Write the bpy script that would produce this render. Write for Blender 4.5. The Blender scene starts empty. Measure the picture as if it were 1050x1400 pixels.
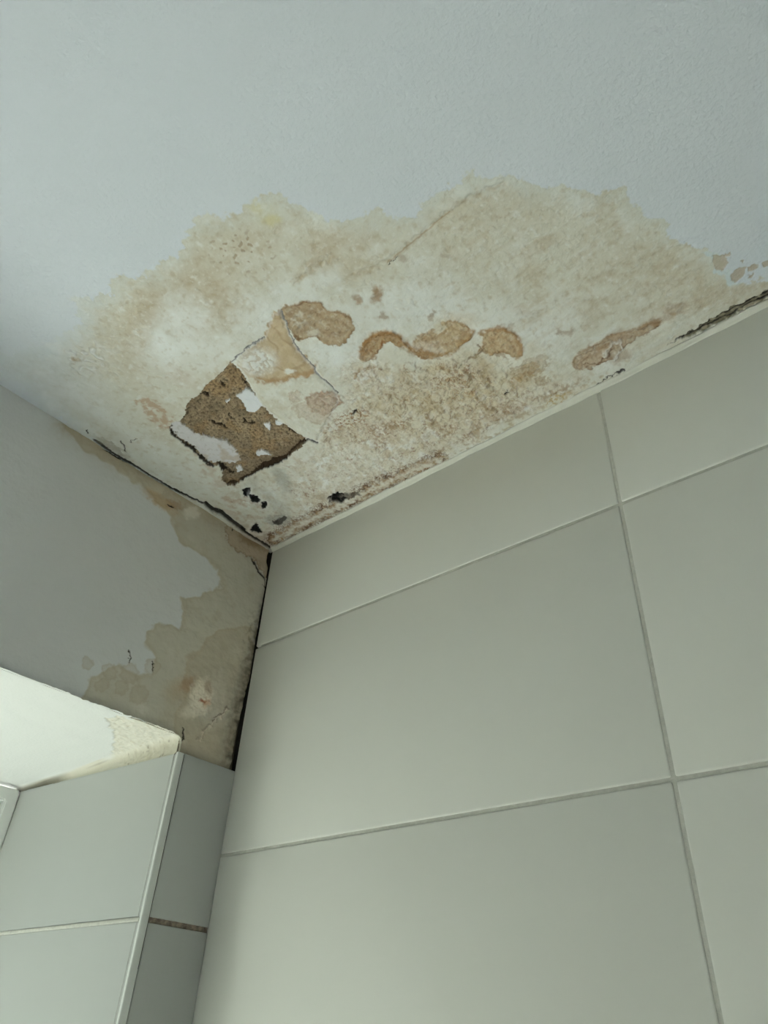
import bpy, bmesh, math, random
import numpy as np
from mathutils import Matrix, Vector

random.seed(4)
SC = bpy.context.scene
COL = SC.collection

# ------------------------------------------------------------------ camera
# metres; the stained corner is the origin of x and y, the ceiling is at z = HC
HC = 2.30
FPX = 981.8                                    # focal length for a 1050 x 1400 frame
RC = np.array([[0.76066006, 0.64745058, 0.04694703],      # camera right
               [-0.36497282, 0.48635495, -0.79388519],    # camera down
               [-0.53683435, 0.58674237, 0.60625265]])    # camera forward
CP = np.array([0.8325, -0.6329, HC - 0.6889])
cam = bpy.data.cameras.new('camera')
cam.sensor_fit = 'VERTICAL'
cam.sensor_height = 36.0
cam.lens = FPX / 1400 * 36.0
cam.clip_start = 0.02
cam_o = bpy.data.objects.new('camera', cam)
COL.objects.link(cam_o)
M = Matrix.Identity(4)
for i in range(3):
    M[i][0] = RC[0][i]; M[i][1] = -RC[1][i]; M[i][2] = -RC[2][i]; M[i][3] = CP[i]
cam_o.matrix_world = M
SC.camera = cam_o

# ------------------------------------------------------------------ light
SC.view_settings.view_transform = 'Standard'
SC.view_settings.look = 'None'
SC.view_settings.gamma = 1
SC.view_settings.exposure = 0.14
SC.view_settings.use_curve_mapping = False

world = bpy.data.worlds.new('overcast_sky')
SC.world = world
world.use_nodes = True
wn = world.node_tree.nodes; wl = world.node_tree.links
wn.clear()
wo = wn.new('ShaderNodeOutputWorld'); wb = wn.new('ShaderNodeBackground')
tc = wn.new('ShaderNodeTexCoord'); sx = wn.new('ShaderNodeSeparateXYZ')
cr = wn.new('ShaderNodeValToRGB'); mr = wn.new('ShaderNodeMapRange')
wl.new(tc.outputs['Generated'], sx.inputs[0]); wl.new(sx.outputs['Z'], mr.inputs['Value'])
mr.inputs['From Min'].default_value = -1; mr.inputs['From Max'].default_value = 1
wl.new(mr.outputs[0], cr.inputs[0]); wl.new(cr.outputs[0], wb.inputs[0]); wl.new(wb.outputs[0], wo.inputs[0])
cr.color_ramp.elements[0].position = 0.0; cr.color_ramp.elements[0].color = (0.62, 0.64, 0.58, 1)
cr.color_ramp.elements[1].position = 1.0; cr.color_ramp.elements[1].color = (0.90, 1.0, 1.0, 1)
e = cr.color_ramp.elements.new(0.47); e.color = (0.62, 0.64, 0.58, 1)
e = cr.color_ramp.elements.new(0.53); e.color = (0.88, 1.0, 0.97, 1)
wb.inputs['Strength'].default_value = 0.7

sun = bpy.data.lights.new('sun', 'SUN')        # comes in through the window, falls on sill and floor
sun.energy = 222.0
sun.color = (1.0, 0.975, 0.92)
sun.angle = math.radians(0.6)
sun_o = bpy.data.objects.new('sun', sun)
COL.objects.link(sun_o)
sun_o.rotation_euler = Vector((0.66, -0.20, -0.72)).to_track_quat('-Z', 'Y').to_euler()


WIN_Y0, WIN_Y1 = -0.097, -0.95                 # window opening in the left wall
WIN_Z0, WIN_Z1 = HC - 1.25, HC - 0.355
pl = bpy.data.lights.new('window_daylight_portal', 'AREA')
pl.shape = 'RECTANGLE'
pl.size = 0.80; pl.size_y = 0.86
pl.cycles.is_portal = True
pl_o = bpy.data.objects.new('window_daylight_portal', pl)
COL.objects.link(pl_o)
pl_o.location = (-0.475, (WIN_Y0 + WIN_Y1) / 2, (WIN_Z0 + WIN_Z1) / 2)
pl_o.rotation_euler = (0, -math.pi / 2, 0)


# ------------------------------------------------------------------ helpers
def lin(c):
    c = np.asarray(c, float) / 255
    return np.where(c <= 0.04045, c / 12.92, ((c + 0.055) / 1.055) ** 2.4)


REF_C = lin((207, 208, 194)) / 0.82            # how white plaster reads on the ceiling
REF_W = lin((129, 134, 129)) / 0.80            # and on the shaded window wall


def ca(*c): return lin(c) / REF_C
def wa(*c): return lin(c) / REF_W


def to_image_px(P):
    """plane points -> image pixel coordinates, in which the damage is laid out"""
    q = (P - CP) @ RC.T
    ok = q[:, 2] > 0.25
    z = np.where(ok, q[:, 2], 1)
    X = np.where(ok, 525 + FPX * q[:, 0] / z, -9999)
    Y = np.where(ok, 700 + FPX * q[:, 1] / z, -9999)
    return X.astype(np.float32), Y.astype(np.float32)


def on_plane(px, py, ax, v):
    d = RC.T @ np.array([(px - 525) / FPX, (py - 700) / FPX, 1.0])
    t = (v - CP[ax]) / d[ax]
    return CP + t * d


_rng = np.random.RandomState(7)
_perm = _rng.permutation(256); _perm = np.concatenate([_perm, _perm])
_ga = _rng.rand(256) * 2 * np.pi
_gx = np.cos(_ga).astype(np.float32); _gy = np.sin(_ga).astype(np.float32)


def perlin(x, y):
    xi = np.floor(x).astype(np.int32); yi = np.floor(y).astype(np.int32)
    xf = (x - xi).astype(np.float32); yf = (y - yi).astype(np.float32)
    u = xf * xf * xf * (xf * (xf * 6 - 15) + 10); v = yf * yf * yf * (yf * (yf * 6 - 15) + 10)
    xi &= 255; yi &= 255
    def g(a, b, fx, fy):
        h = _perm[_perm[(xi + a) & 255] + ((yi + b) & 255)]
        return _gx[h] * fx + _gy[h] * fy
    a = g(0, 0, xf, yf); b = g(1, 0, xf - 1, yf); c = g(0, 1, xf, yf - 1); d = g(1, 1, xf - 1, yf - 1)
    return ((a + u * (b - a)) * (1 - v) + (c + u * (d - c)) * v) * 1.5


def sst(a, b, x):
    t = np.clip((x - a) / (b - a), 0, 1)
    return t * t * (3 - 2 * t)


class Field:
    """pigment and relief of one damaged plaster surface"""
    def __init__(s, P, U, V, base):
        s.X, s.Y = to_image_px(P)
        s.U = U; s.V = V
        s.col = np.tile(np.asarray(base, np.float32), (len(U), 1))
        s.h = np.zeros(len(U), np.float32)      # positive = into the plaster, metres
        s.cache = {}

    def n(s, mm, seed=0, oct=3, gain=0.5):
        k = (mm, seed, oct, gain)
        if k not in s.cache:
            r = 0; a = 1.0; f = 1000.0 / mm; t = 0
            for i in range(oct):
                r = r + a * perlin(s.U * f + seed * 17.3 + i * 5.1, s.V * f + seed * 9.7 + i * 3.3)
                t += a; a *= gain; f *= 2.03
            s.cache[k] = (r / t * 1.4).astype(np.float32)
        return s.cache[k]

    def warp(s, amp, mm, seed=1, oct=4):
        return s.X + amp * s.n(mm, seed, oct, 0.55), s.Y + amp * s.n(mm, seed + 1, oct, 0.55)

    def ell(s, cx, cy, rx, ry, ang=0, soft=0.5, w=None):
        X, Y = w if w is not None else (s.X, s.Y)
        a = math.radians(ang); c, d = math.cos(a), math.sin(a)
        x = X - cx; y = Y - cy
        r = np.sqrt(((x * c + y * d) / rx) ** 2 + ((-x * d + y * c) / ry) ** 2)
        return 1 - sst(1 - soft, 1 + soft, r), r

    def poly(s, pts, w=None):
        X, Y = w if w is not None else (s.X, s.Y)
        d = np.full(len(X), 1e9, np.float32); ins = np.zeros(len(X), bool)
        m = len(pts)
        for i in range(m):
            ax, ay = pts[i]; bx, by = pts[(i + 1) % m]
            ex, ey = bx - ax, by - ay
            t = np.clip(((X - ax) * ex + (Y - ay) * ey) / (ex * ex + ey * ey), 0, 1)
            d = np.minimum(d, (X - ax - t * ex) ** 2 + (Y - ay - t * ey) ** 2)
            if ay != by:
                c = (ay > Y) != (by > Y)
                ins ^= c & (X < (bx - ax) * (Y - ay) / (by - ay) + ax)
        d = np.sqrt(d)
        return np.where(ins, -d, d)

    def line(s, pts, w=None):
        X, Y = w if w is not None else (s.X, s.Y)
        d = np.full(len(X), 1e9, np.float32)
        for (ax, ay), (bx, by) in zip(pts[:-1], pts[1:]):
            ex, ey = bx - ax, by - ay
            t = np.clip(((X - ax) * ex + (Y - ay) * ey) / (ex * ex + ey * ey), 0, 1)
            d = np.minimum(d, (X - ax - t * ex) ** 2 + (Y - ay - t * ey) ** 2)
        return np.sqrt(d)

    def mix(s, m, c):
        m = np.clip(m, 0, 1)[:, None]
        s.col += (np.asarray(c, np.float32) - s.col) * m

    def tint(s, m, c):
        m = np.clip(m, 0, 1)[:, None]
        s.col *= 1 + (np.asarray(c, np.float32) - 1) * m


def mat(name, build):
    m = bpy.data.materials.new(name); m.use_nodes = True
    nt = m.node_tree; b = nt.nodes['Principled BSDF']
    build(nt, b)
    return m


def noise_node(nt, scale, detail=3, rough=0.5):
    t = nt.nodes.new('ShaderNodeTexNoise'); t.inputs['Scale'].default_value = scale
    t.inputs['Detail'].default_value = detail; t.inputs['Roughness'].default_value = rough
    g = nt.nodes.new('ShaderNodeNewGeometry')
    nt.links.new(g.outputs['Position'], t.inputs['Vector'])
    return t


def plain(name, color, rough=0.5, var=0.06, scale=30, bump=0.0, bscale=300, spec=0.5):
    def b(nt, p):
        t = noise_node(nt, scale)
        r = nt.nodes.new('ShaderNodeValToRGB')
        c = np.array(color)
        r.color_ramp.elements[0].position = 0.3; r.color_ramp.elements[1].position = 0.7
        r.color_ramp.elements[0].color = (*(c * (1 - var)), 1)
        r.color_ramp.elements[1].color = (*np.minimum(c * (1 + var), 1), 1)
        nt.links.new(t.outputs['Fac'], r.inputs[0]); nt.links.new(r.outputs[0], p.inputs['Base Color'])
        p.inputs['Roughness'].default_value = rough
        p.inputs['Specular IOR Level'].default_value = spec
        if bump:
            t2 = noise_node(nt, bscale, 2)
            bn = nt.nodes.new('ShaderNodeBump'); bn.inputs['Distance'].default_value = bump
            bn.inputs['Strength'].default_value = 1
            nt.links.new(t2.outputs['Fac'], bn.inputs['Height']); nt.links.new(bn.outputs[0], p.inputs['Normal'])
    return mat(name, b)


def pigment(name, bump, bscale, rough, fine=0.08):
    """colour comes from the pigment attribute, grain from noise"""
    def b(nt, p):
        a = nt.nodes.new('ShaderNodeAttribute'); a.attribute_name = 'pigment'
        t = noise_node(nt, 900, 3, 0.6)
        mr_ = nt.nodes.new('ShaderNodeMapRange')
        mr_.inputs['From Min'].default_value = 0.25; mr_.inputs['From Max'].default_value = 0.75
        mr_.inputs['To Min'].default_value = 1 - fine; mr_.inputs['To Max'].default_value = 1 + fine
        nt.links.new(t.outputs['Fac'], mr_.inputs['Value'])
        vm = nt.nodes.new('ShaderNodeVectorMath'); vm.operation = 'MULTIPLY'
        nt.links.new(a.outputs['Color'], vm.inputs[0]); nt.links.new(mr_.outputs[0], vm.inputs[1])
        nt.links.new(vm.outputs[0], p.inputs['Base Color'])
        p.inputs['Roughness'].default_value = rough
        p.inputs['Specular IOR Level'].default_value = 0.12
        t2 = noise_node(nt, bscale, 3, 0.55)
        bn = nt.nodes.new('ShaderNodeBump'); bn.inputs['Distance'].default_value = bump
        bn.inputs['Strength'].default_value = 1
        nt.links.new(t2.outputs['Fac'], bn.inputs['Height']); nt.links.new(bn.outputs[0], p.inputs['Normal'])
    return mat(name, b)


M_CEIL = pigment('emulsion_paint_over_plaster', 0.0010, 230, 0.65, 0.012)
M_WALLP = pigment('damp_wall_plaster', 0.0005, 200, 0.6, 0.012)
M_MORTAR = pigment('crumbly_lime_mortar', 0.0022, 520, 0.95, 0.28)
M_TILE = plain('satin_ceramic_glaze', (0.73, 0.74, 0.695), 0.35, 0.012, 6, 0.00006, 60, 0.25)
M_TILE_SHADE = plain('grey_ceramic_glaze', (0.43, 0.45, 0.435), 0.35, 0.012, 6, 0.00006, 60, 0.25)  # copy of the tile glaze, window wall's shade put into its colour
M_GROUT = plain('pale_grout', (0.54, 0.545, 0.50), 0.85, 0.08, 200, 0.0003, 700, 0.2)
M_GRIME = plain('grimy_grout', (0.20, 0.165, 0.13), 0.9, 0.55, 160, 0.0006, 600, 0.2)
M_SEAL = plain('white_acrylic_sealant', (0.80, 0.80, 0.74), 0.5, 0.03, 60, 0.0002, 200, 0.4)
M_TRIM = plain('white_pvc_edge', (0.72, 0.75, 0.73), 0.3, 0.02, 40)
M_FRAME = plain('white_upvc', (0.78, 0.80, 0.78), 0.3, 0.02, 20)
M_GASKET = plain('black_rubber_gasket', (0.03, 0.03, 0.03), 0.7, 0.1, 50)
M_PAINT = plain('white_wall_paint', (0.74, 0.75, 0.72), 0.7, 0.02, 8, 0.0004, 220, 0.3)
M_FLOOR = plain('white_floor_tile', (0.74, 0.74, 0.70), 0.4, 0.06, 5)
M_SILL = plain('dark_stone_sill', (0.10, 0.105, 0.10), 0.25, 0.03, 12)
M_VOID = plain('dark_cavity', (0.02, 0.017, 0.014), 0.95, 0.3, 200)
M_DARKW = plain('dark_wall_paint', (0.16, 0.17, 0.16), 0.7, 0.03, 8)
M_WOOD = plain('white_door_paint', (0.66, 0.66, 0.62), 0.4, 0.02, 20)


def glass_build(nt, p):
    g = nt.nodes.new('ShaderNodeBsdfGlossy'); g.inputs['Roughness'].default_value = 0.02
    t = nt.nodes.new('ShaderNodeBsdfTransparent'); t.inputs['Color'].default_value = (0.93, 0.96, 0.94, 1)
    f = nt.nodes.new('ShaderNodeFresnel'); mx = nt.nodes.new('ShaderNodeMixShader')
    g_ = nt.nodes.new('ShaderNodeNewGeometry'); k = nt.nodes.new('ShaderNodeMath'); k.operation = 'MULTIPLY_ADD'
    nt.links.new(g_.outputs['Backfacing'], k.inputs[0]); k.inputs[1].default_value = -0.96; k.inputs[2].default_value = 1.0
    f.inputs['IOR'].default_value = 1.45
    k2 = nt.nodes.new('ShaderNodeMath'); k2.operation = 'MULTIPLY'
    h = nt.nodes.new('ShaderNodeNewGeometry'); lw = nt.nodes.new('ShaderNodeLayerWeight'); lw.inputs['Blend'].default_value = 0.25
    nt.links.new(lw.outputs['Fresnel'], k2.inputs[0]); nt.links.new(k.outputs[0], k2.inputs[1])
    nt.nodes.remove(f); nt.nodes.remove(h)
    nt.links.new(k2.outputs[0], mx.inputs[0]); nt.links.new(t.outputs[0], mx.inputs[1]); nt.links.new(g.outputs[0], mx.inputs[2])
    nt.links.new(mx.outputs[0], nt.nodes['Material Output'].inputs['Surface'])


M_GLASS = mat('window_glass', glass_build)


def link(name, me, m, parent=None, kind=None):
    o = bpy.data.objects.new(name, me)
    if m: me.materials.append(m)
    COL.objects.link(o)
    if parent: o.parent = parent
    if kind: o['kind'] = kind
    return o


def box_me(name, x0, x1, y0, y1, z0, z1, bev=0, seg=2, jit=0):
    bm = bmesh.new()
    bmesh.ops.create_cube(bm, size=1)
    for v in bm.verts:
        v.co = ((x0 + x1) / 2 + v.co.x * (x1 - x0), (y0 + y1) / 2 + v.co.y * (y1 - y0), (z0 + z1) / 2 + v.co.z * (z1 - z0))
    if bev:
        bmesh.ops.bevel(bm, geom=bm.edges[:], offset=bev, segments=seg, profile=0.5, affect='EDGES')
    me = bpy.data.meshes.new(name); bm.to_mesh(me); bm.free()
    if bev:
        me.polygons.foreach_set('use_smooth', [True] * len(me.polygons))
        me.set_sharp_from_angle(angle=math.radians(60))
    return me


def grid_objects(xs, ys, place, field_h, normal, colors, masks, names, mats, parent_first=True, hole=None):
    """one dense surface split along the masks into touching objects; the first is the parent"""
    nx, ny = len(xs), len(ys)
    P = place.copy()
    P += normal[None, :] * field_h[:, None]
    idx = np.arange(nx * ny).reshape(ny, nx)
    q = np.stack([idx[:-1, :-1].ravel(), idx[:-1, 1:].ravel(), idx[1:, 1:].ravel(), idx[1:, :-1].ravel()], 1)
    lab = np.zeros(len(q), int)
    for k, m in enumerate(masks):
        lab[m[q].sum(1) >= 3] = k + 1
    if hole is not None:
        lab[hole[q].all(1)] = -1
    # face normals should point into the room: opposite of `normal`
    a = P[q[0, 1]] - P[q[0, 0]]; b = P[q[0, 3]] - P[q[0, 0]]
    if np.dot(np.cross(a, b), normal) > 0:
        q = q[:, ::-1]
    out = []
    for k, nm in enumerate(names):
        f = q[lab == k]
        if len(f) == 0: continue
        used, inv = np.unique(f, return_inverse=True)
        me = bpy.data.meshes.new(nm)
        me.vertices.add(len(used)); me.vertices.foreach_set('co', P[used].astype(np.float32).ravel())
        me.loops.add(len(f) * 4); me.loops.foreach_set('vertex_index', inv.ravel().astype(np.int32))
        me.polygons.add(len(f))
        me.polygons.foreach_set('loop_start', np.arange(0, len(f) * 4, 4, dtype=np.int32))
        me.polygons.foreach_set('use_smooth', np.ones(len(f), bool))
        me.update(calc_edges=True)
        at = me.attributes.new('pigment', 'FLOAT_COLOR', 'POINT')
        c = np.ones((len(used), 4), np.float32); c[:, :3] = np.clip(colors[used], 0.005, 0.9)
        at.data.foreach_set('color', c.ravel())
        out.append(link(nm, me, mats[k], out[0] if out else None, 'structure' if k == 0 else None))
    return out


def axis(a, b, step, outs):
    """dense steps between a and b, then coarse out to the values in outs"""
    d = list(np.arange(a, b + step * 0.5, step))
    lo = [v for v in outs if v < a - step]; hi = [v for v in outs if v > d[-1] + step]
    return np.array(sorted(lo) + d + sorted(hi))


# ------------------------------------------------------------------ ceiling
RX, RY = 1.95, -1.70                           # room size
STEP = 0.00095
xs = axis(-0.012, 0.905, STEP, [0.92, 0.95, 1.0, 1.1, 1.3, 1.6, RX + 0.02])
ys = axis(-0.530, 0.010, STEP, [-0.55, -0.6, -0.7, -0.85, -1.0, -1.3, RY - 0.02])
gx, gy = np.meshgrid(xs, ys)
P = np.stack([gx.ravel(), gy.ravel(), np.full(gx.size, HC)], 1)
F = Field(P, P[:, 0], P[:, 1], ca(195, 202, 197))
wc = F.warp(22, 60, 1); wm = F.warp(11, 22, 3); wf = F.warp(5, 9, 5)
n60, n25, n10, n5 = F.n(60, 11, 4), F.n(25, 12, 4), F.n(10, 13, 3), F.n(5, 14, 2)
ridg = 1 - np.abs(F.n(14, 15, 3)) * 2.2
ridf = 1 - np.abs(F.n(6, 16, 2)) * 2.2

CREAM = ca(194, 193, 177); TAN = ca(177, 170, 146); TAN2 = ca(162, 149, 119)
BROWN = ca(134, 112, 80); DARKB = ca(96, 72, 48); WHITE = ca(210, 212, 203)
PINK = ca(176, 163, 143); OCHRE = ca(143, 115, 74)

outline = [(-60, 500), (30, 478), (60, 470), (98, 452), (112, 432), (96, 412), (118, 402), (150, 402), (155, 384),
           (200, 372), (244, 350), (248, 324), (283, 293), (300, 298), (345, 278), (384, 266), (425, 290),
           (470, 298), (520, 292), (563, 297), (572, 282), (600, 262), (642, 240), (683, 238), (722, 250), (760, 256),
           (812, 266), (850, 255), (858, 274), (905, 300), (918, 322), (955, 338), (985, 352), (1003, 382), (1050, 384),
           (1200, 330), (1300, 400), (1100, 470), (374, 760), (330, 760), (180, 640), (95, 590), (60, 560), (20, 520)]
dO = F.poly(outline, (F.X + 14 * F.n(32, 21, 5, .62) + 5 * F.n(8, 23, 3), F.Y + 14 * F.n(32, 22, 5, .62) + 5 * F.n(8, 24, 3)))
IN = 1 - sst(-2.5, 1.5, dO)
left_soft = sst(40, 190, F.X)
INN = IN * (0.55 + 0.45 * sst(4, -34, dO + 10 * n25))
F.mix(INN * (0.35 + 0.65 * left_soft), CREAM)
F.mix(IN * 0.30 * np.exp(-((dO + 1) / 3) ** 2) * left_soft * sst(-.4, .4, n25), TAN)
F.mix(IN * sst(-0.15, 0.9, n60 + 0.25 * n10) * 0.55 * left_soft, TAN)
F.mix(IN * sst(0.0, 0.8, F.n(35, 31, 4)) * 0.45, WHITE)
# a faint halo just outside the tide line
F.mix((1 - IN) * np.exp(-np.clip(dO, 0, 99) / 6) * 0.12, CREAM)

soft = [  # cx, cy, rx, ry, ang, soft, strength, colour
    (196, 440, 22, 58, 12, .7, .75, TAN2), (175, 425, 45, 45, 0, .8, .5, TAN), (270, 395, 60, 42, -25, .8, .55, TAN2),
    (290, 430, 42, 34, 20, .8, .45, TAN2), (135, 480, 40, 30, 0, .8, .35, TAN), (265, 340, 26, 34, 20, .8, .5, TAN),
    (330, 345, 60, 40, 0, .8, .5, TAN), (360, 310, 50, 24, 0, .8, .35, TAN), (465, 345, 46, 34, -20, .8, .55, TAN2),
    (425, 365, 30, 7, -33, .8, .5, TAN2), (500, 365, 34, 22, -35, .8, .4, TAN), (190, 500, 30, 30, 0, .8, .4, TAN),
    (245, 515, 24, 10, 20, .8, .5, PINK), (660, 300, 90, 45, -10, .8, .35, TAN), (720, 285, 36, 26, 0, .8, .35, TAN),
    (735, 340, 28, 9, -28, .8, .55, TAN2), (610, 350, 50, 30, -30, .8, .3, TAN), (690, 380, 60, 30, -15, .8, .3, TAN),
    (830, 340, 70, 50, 20, .8, .32, TAN), (900, 360, 60, 30, 20, .8, .3, TAN), (950, 385, 60, 24, -10, .8, .5, TAN),
    (860, 400, 90, 14, -28, .8, .35, TAN), (800, 385, 70, 10, -32, .8, .3, TAN), (1010, 395, 60, 14, -18, .8, .6, TAN2),
    (920, 424, 20, 6, -15, .7, .7, BROWN), (950, 412, 14, 10, -30, .8, .5, TAN2), (885, 430, 30, 14, -20, .8, .4, TAN2),
    (808, 425, 14, 18, 0, .8, .5, TAN2), (722, 430, 10, 5, 10, .6, .6, BROWN), (710, 425, 16, 9, 10, .8, .5, TAN2),
    (1040, 372, 40, 20, 0, .6, .3, TAN), (510, 300, 90, 16, 0, .8, .25, TAN), (60, 500, 45, 24, 15, .9, .3, ca(165, 168, 155)),
    (75, 530, 60, 14, 30, .9, .3, ca(160, 160, 145)), (170, 565, 50, 12, 30, .9, .2, TAN),
    (540, 560, 120, 60, -25, .8, .35, CREAM), (300, 590, 160, 80, 35, .9, .25, CREAM)]
for cx, cy, rx, ry, an, so, st, c in soft:
    m, _ = F.ell(cx, cy, rx, ry, an, so, wm)
    F.mix(m * st * INN * (0.8 + 0.45 * n10 + .35 * n25), c)
whites = [(232, 468, 40, 34, 0, .8, .9), (258, 428, 34, 22, 20, .8, .75), (354, 432, 34, 24, -20, .8, .8), (440, 384, 26, 12, -30, .8, .7),
          (462, 482, 36, 26, 20, .6, .95), (560, 412, 70, 24, -10, .8, .8), (300, 480, 30, 24, 0, .8, .6), (400, 400, 24, 12, 0, .8, .5),
          (640, 430, 90, 18, 0, .8, .7), (735, 470, 30, 30, 0, .8, .8), (770, 450, 24, 34, 30, .8, .6), (690, 500, 26, 14, -20, .6, .8),
          (575, 360, 22, 12, -35, .8, .6), (520, 490, 8, 6, 0, .8, .3), (640, 620, 60, 12, -26, .8, .7), (440, 650, 60, 30, -20, .9, .5),
          (240, 640, 80, 20, 32, .9, .6), (820, 460, 24, 5, -25, .7, .5), (850, 500, 60, 10, -25, .8, .4), (540, 590, 40, 18, 0, .8, .5),
          (130, 560, 90, 16, 32, .9, .5)]
for cx, cy, rx, ry, an, so, st in whites:
    m, _ = F.ell(cx, cy, rx, ry, an, so, wm)
    F.mix(m * st * IN * (0.85 + 0.4 * n25), WHITE)
stre = perlin((F.X * .84 - F.Y * .54) / 75, (F.X * .54 + F.Y * .84) / 9.0) + .5 * perlin((F.X * .84 - F.Y * .54) / 30 + 9, (F.X * .54 + F.Y * .84) / 4.5)
rr_ = sst(560, 740, F.X) * INN
rr_ = rr_ * sst(-.4, .6, n60 + .5 * n25)
F.mix(rr_ * sst(.0, .8, stre) * .30, TAN2); F.mix(rr_ * sst(.1, .9, -stre) * .30, WHITE); F.h += rr_ * stre * 0.0002
# yellow bloom
for cx, cy, r, st in ((373, 301, 10, .7), (348, 283, 10, .45), (362, 292, 16, .25)):
    m, _ = F.ell(cx, cy, r, r * .8, 0, .7, wf); F.mix(m * st * .8, ca(188, 182, 134))
F.mix(INN * sst(0.15, 0.8, n10) * 0.28 * left_soft, TAN2)
F.mix(INN * sst(0.25, 0.8, n5) * 0.28 * left_soft, WHITE)
F.mix(INN * sst(0.35, .8, F.n(16, 35, 4, .65)) * .4 * left_soft, TAN2)
F.mix(INN * sst(0.30, .8, F.n(20, 36, 4, .65)) * .5 * left_soft, WHITE)
# blister pits in the upper left
zm, _ = F.ell(330, 345, 48, 28, 10, .5)
pit = zm * sst(0.50, 0.72, F.n(5.5, 41, 1) + .25 * n25)
F.mix(pit * 0.65, ca(146, 128, 98)); F.h += pit * 0.0004
zm, _ = F.ell(120, 488, 26, 20, 0, .5)
F.h -= zm * np.clip(F.n(9, 42, 1), 0, 1) * 0.003; F.mix(zm * sst(.2, .6, F.n(9, 42, 1)) * .6, WHITE)
m, _ = F.ell(103, 491, 6, 4, 10, .6, wf); F.mix(m * .8, TAN2)

# general relief of damp, blown plaster
F.h += IN * (n60 * 0.0022 + n25 * 0.0009 + n10 * 0.00035) * sst(0, -60, dO)

# diagonal board joint
for pts, wd, dep, st in (([(470, 385), (520, 362), (545, 346), (592, 308), (640, 272), (690, 250)], 4, 0.0011, .5),
                         ([(405, 385), (425, 372), (450, 352)], 4, 0.0011, .6),
                         ([(760, 415), (800, 388), (880, 352), (960, 330)], 8, 0.0010, .25),
                         ([(690, 455), (760, 420), (860, 408), (960, 372)], 9, 0.0010, .2)):
    d = F.line(pts, wf)
    F.h += np.exp(-(d / wd) ** 2) * dep; F.mix(np.exp(-(d / (wd * .8)) ** 2) * st * IN * (.6 + n10), TAN2)
    d2 = F.line([(x - 5, y - 7) for x, y in pts], wf); F.h -= np.exp(-(d2 / (wd * 1.3)) ** 2) * dep * .8

d = F.line([(530, 360), (545, 347), (562, 333), (592, 308), (615, 290)], (F.X + 1.2 * n10, F.Y + 1.2 * n10)); F.mix((1 - sst(.5, 1.5, d)) * .55, ca(150, 130, 98))
# tide-marked brown blooms: centre, radii, angle, strength, rim colour
def bloom(cx, cy, rx, ry, an, st, inner=TAN2, rim=BROWN, soft_=.10, w=None, rough=0.0009, rimw=.07):
    _, r = F.ell(cx, cy, rx, ry, an, soft_, w or wf)
    v = r + .16 * n25 + .14 * n10 + .05 * n5
    m = 1 - sst(1 - soft_, 1 + soft_, v)
    F.mix(m * st * .9, inner)
    F.mix(m * st * sst(-.1, .7, F.n(12, 91, 4, .65)) * .7, CREAM)
    F.mix(m * st * sst(.55, 1.0, 1 - np.abs(np.sin((v + .25 * F.n(18, 92, 3)) * 8.5)) * 1.3) * .45, rim)
    F.mix(m * st * sst(.6, 1, ridf) * .35, rim)
    F.mix(np.exp(-((v - .93) / rimw) ** 2) * st * (.55 + .7 * F.n(16, 93, 2)), rim)
    F.h += m * (ridg * 0.4 + ridf * .6) * rough - np.exp(-((v - .95) / (rimw * 1.4)) ** 2) * 0.0011 * st

def bloom_poly(pts, st, inner, rim, grain=2.4, halo=.35, light=.5):
    """tide-marked bloom with a traced outline, concentric grain and a thin dark rim"""
    d = F.poly(pts, (F.X + 2.6 * n10 + 1.6 * n5, F.Y + 2.6 * F.n(10, 95, 3) + 1.6 * F.n(5, 71, 2)))
    m = 1 - sst(-1.2, 1.0, d)
    F.mix((1 - m) * np.exp(-((d - 5) / 7) ** 2) * halo, WHITE)
    F.mix(m * st, inner)
    F.mix(m * sst(.0, .8, F.n(15, 96, 4, .65)) * light, CREAM)
    F.mix(m * sst(.18, .5, F.n(10, 101, 4, .65)) * light * 1.2, ca(190, 184, 162))
    F.mix(m * sst(.1, .9, np.sin(d / grain + 3.5 * F.n(20, 97, 3))) * .32, rim)
    F.mix(m * sst(.15, .6, F.n(7, 98, 3, .7)) * .5, rim)
    F.mix(np.exp(-((d + 1.8) / 1.7) ** 2) * (.6 + .8 * F.n(16, 93, 2)) * st, rim)
    F.h += m * (F.n(7, 98, 3, .7) * 0.0014 + F.n(15, 96, 4, .65) * 0.0016) - np.exp(-((d + 2) / 2.2) ** 2) * 0.0012
    return d

INB = ca(156, 141, 112)
bloom_poly([(372, 432), (385, 420), (398, 416), (410, 412), (428, 410), (440, 414), (447, 424), (462, 424), (478, 430), (485, 443), (481, 458), (469, 470), (455, 473),
            (442, 468), (432, 460), (418, 462), (408, 466), (400, 455), (390, 438)], .95, INB, ca(122, 100, 70), 2.6, .4, .35)
m, _ = F.ell(404, 436, 16, 11, 0, .6, wf); F.mix(m * sst(-.2, .5, n10) * .75, CREAM)
m, _ = F.ell(428, 455, 9, 4, 0, .5, wf); F.mix(m * .7, CREAM)
OB = ca(155, 136, 102); OR = ca(124, 92, 54)
bloom_poly([(562, 474), (566, 460), (578, 455), (592, 450), (605, 441), (622, 437), (640, 444), (647, 455), (640, 466), (626, 474), (612, 484), (598, 486), (585, 482)], .85, ca(164, 146, 110), OR, 2.2, .4, .45)
bloom_poly([(491, 488), (495, 468), (506, 457), (520, 452), (535, 453), (548, 460), (556, 472), (566, 479), (585, 481), (602, 486), (585, 492), (560, 485), (545, 473),
            (534, 466), (524, 470), (518, 482), (512, 490), (500, 494)], .95, OB, OR, 2.0, .4, .25)
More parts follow.
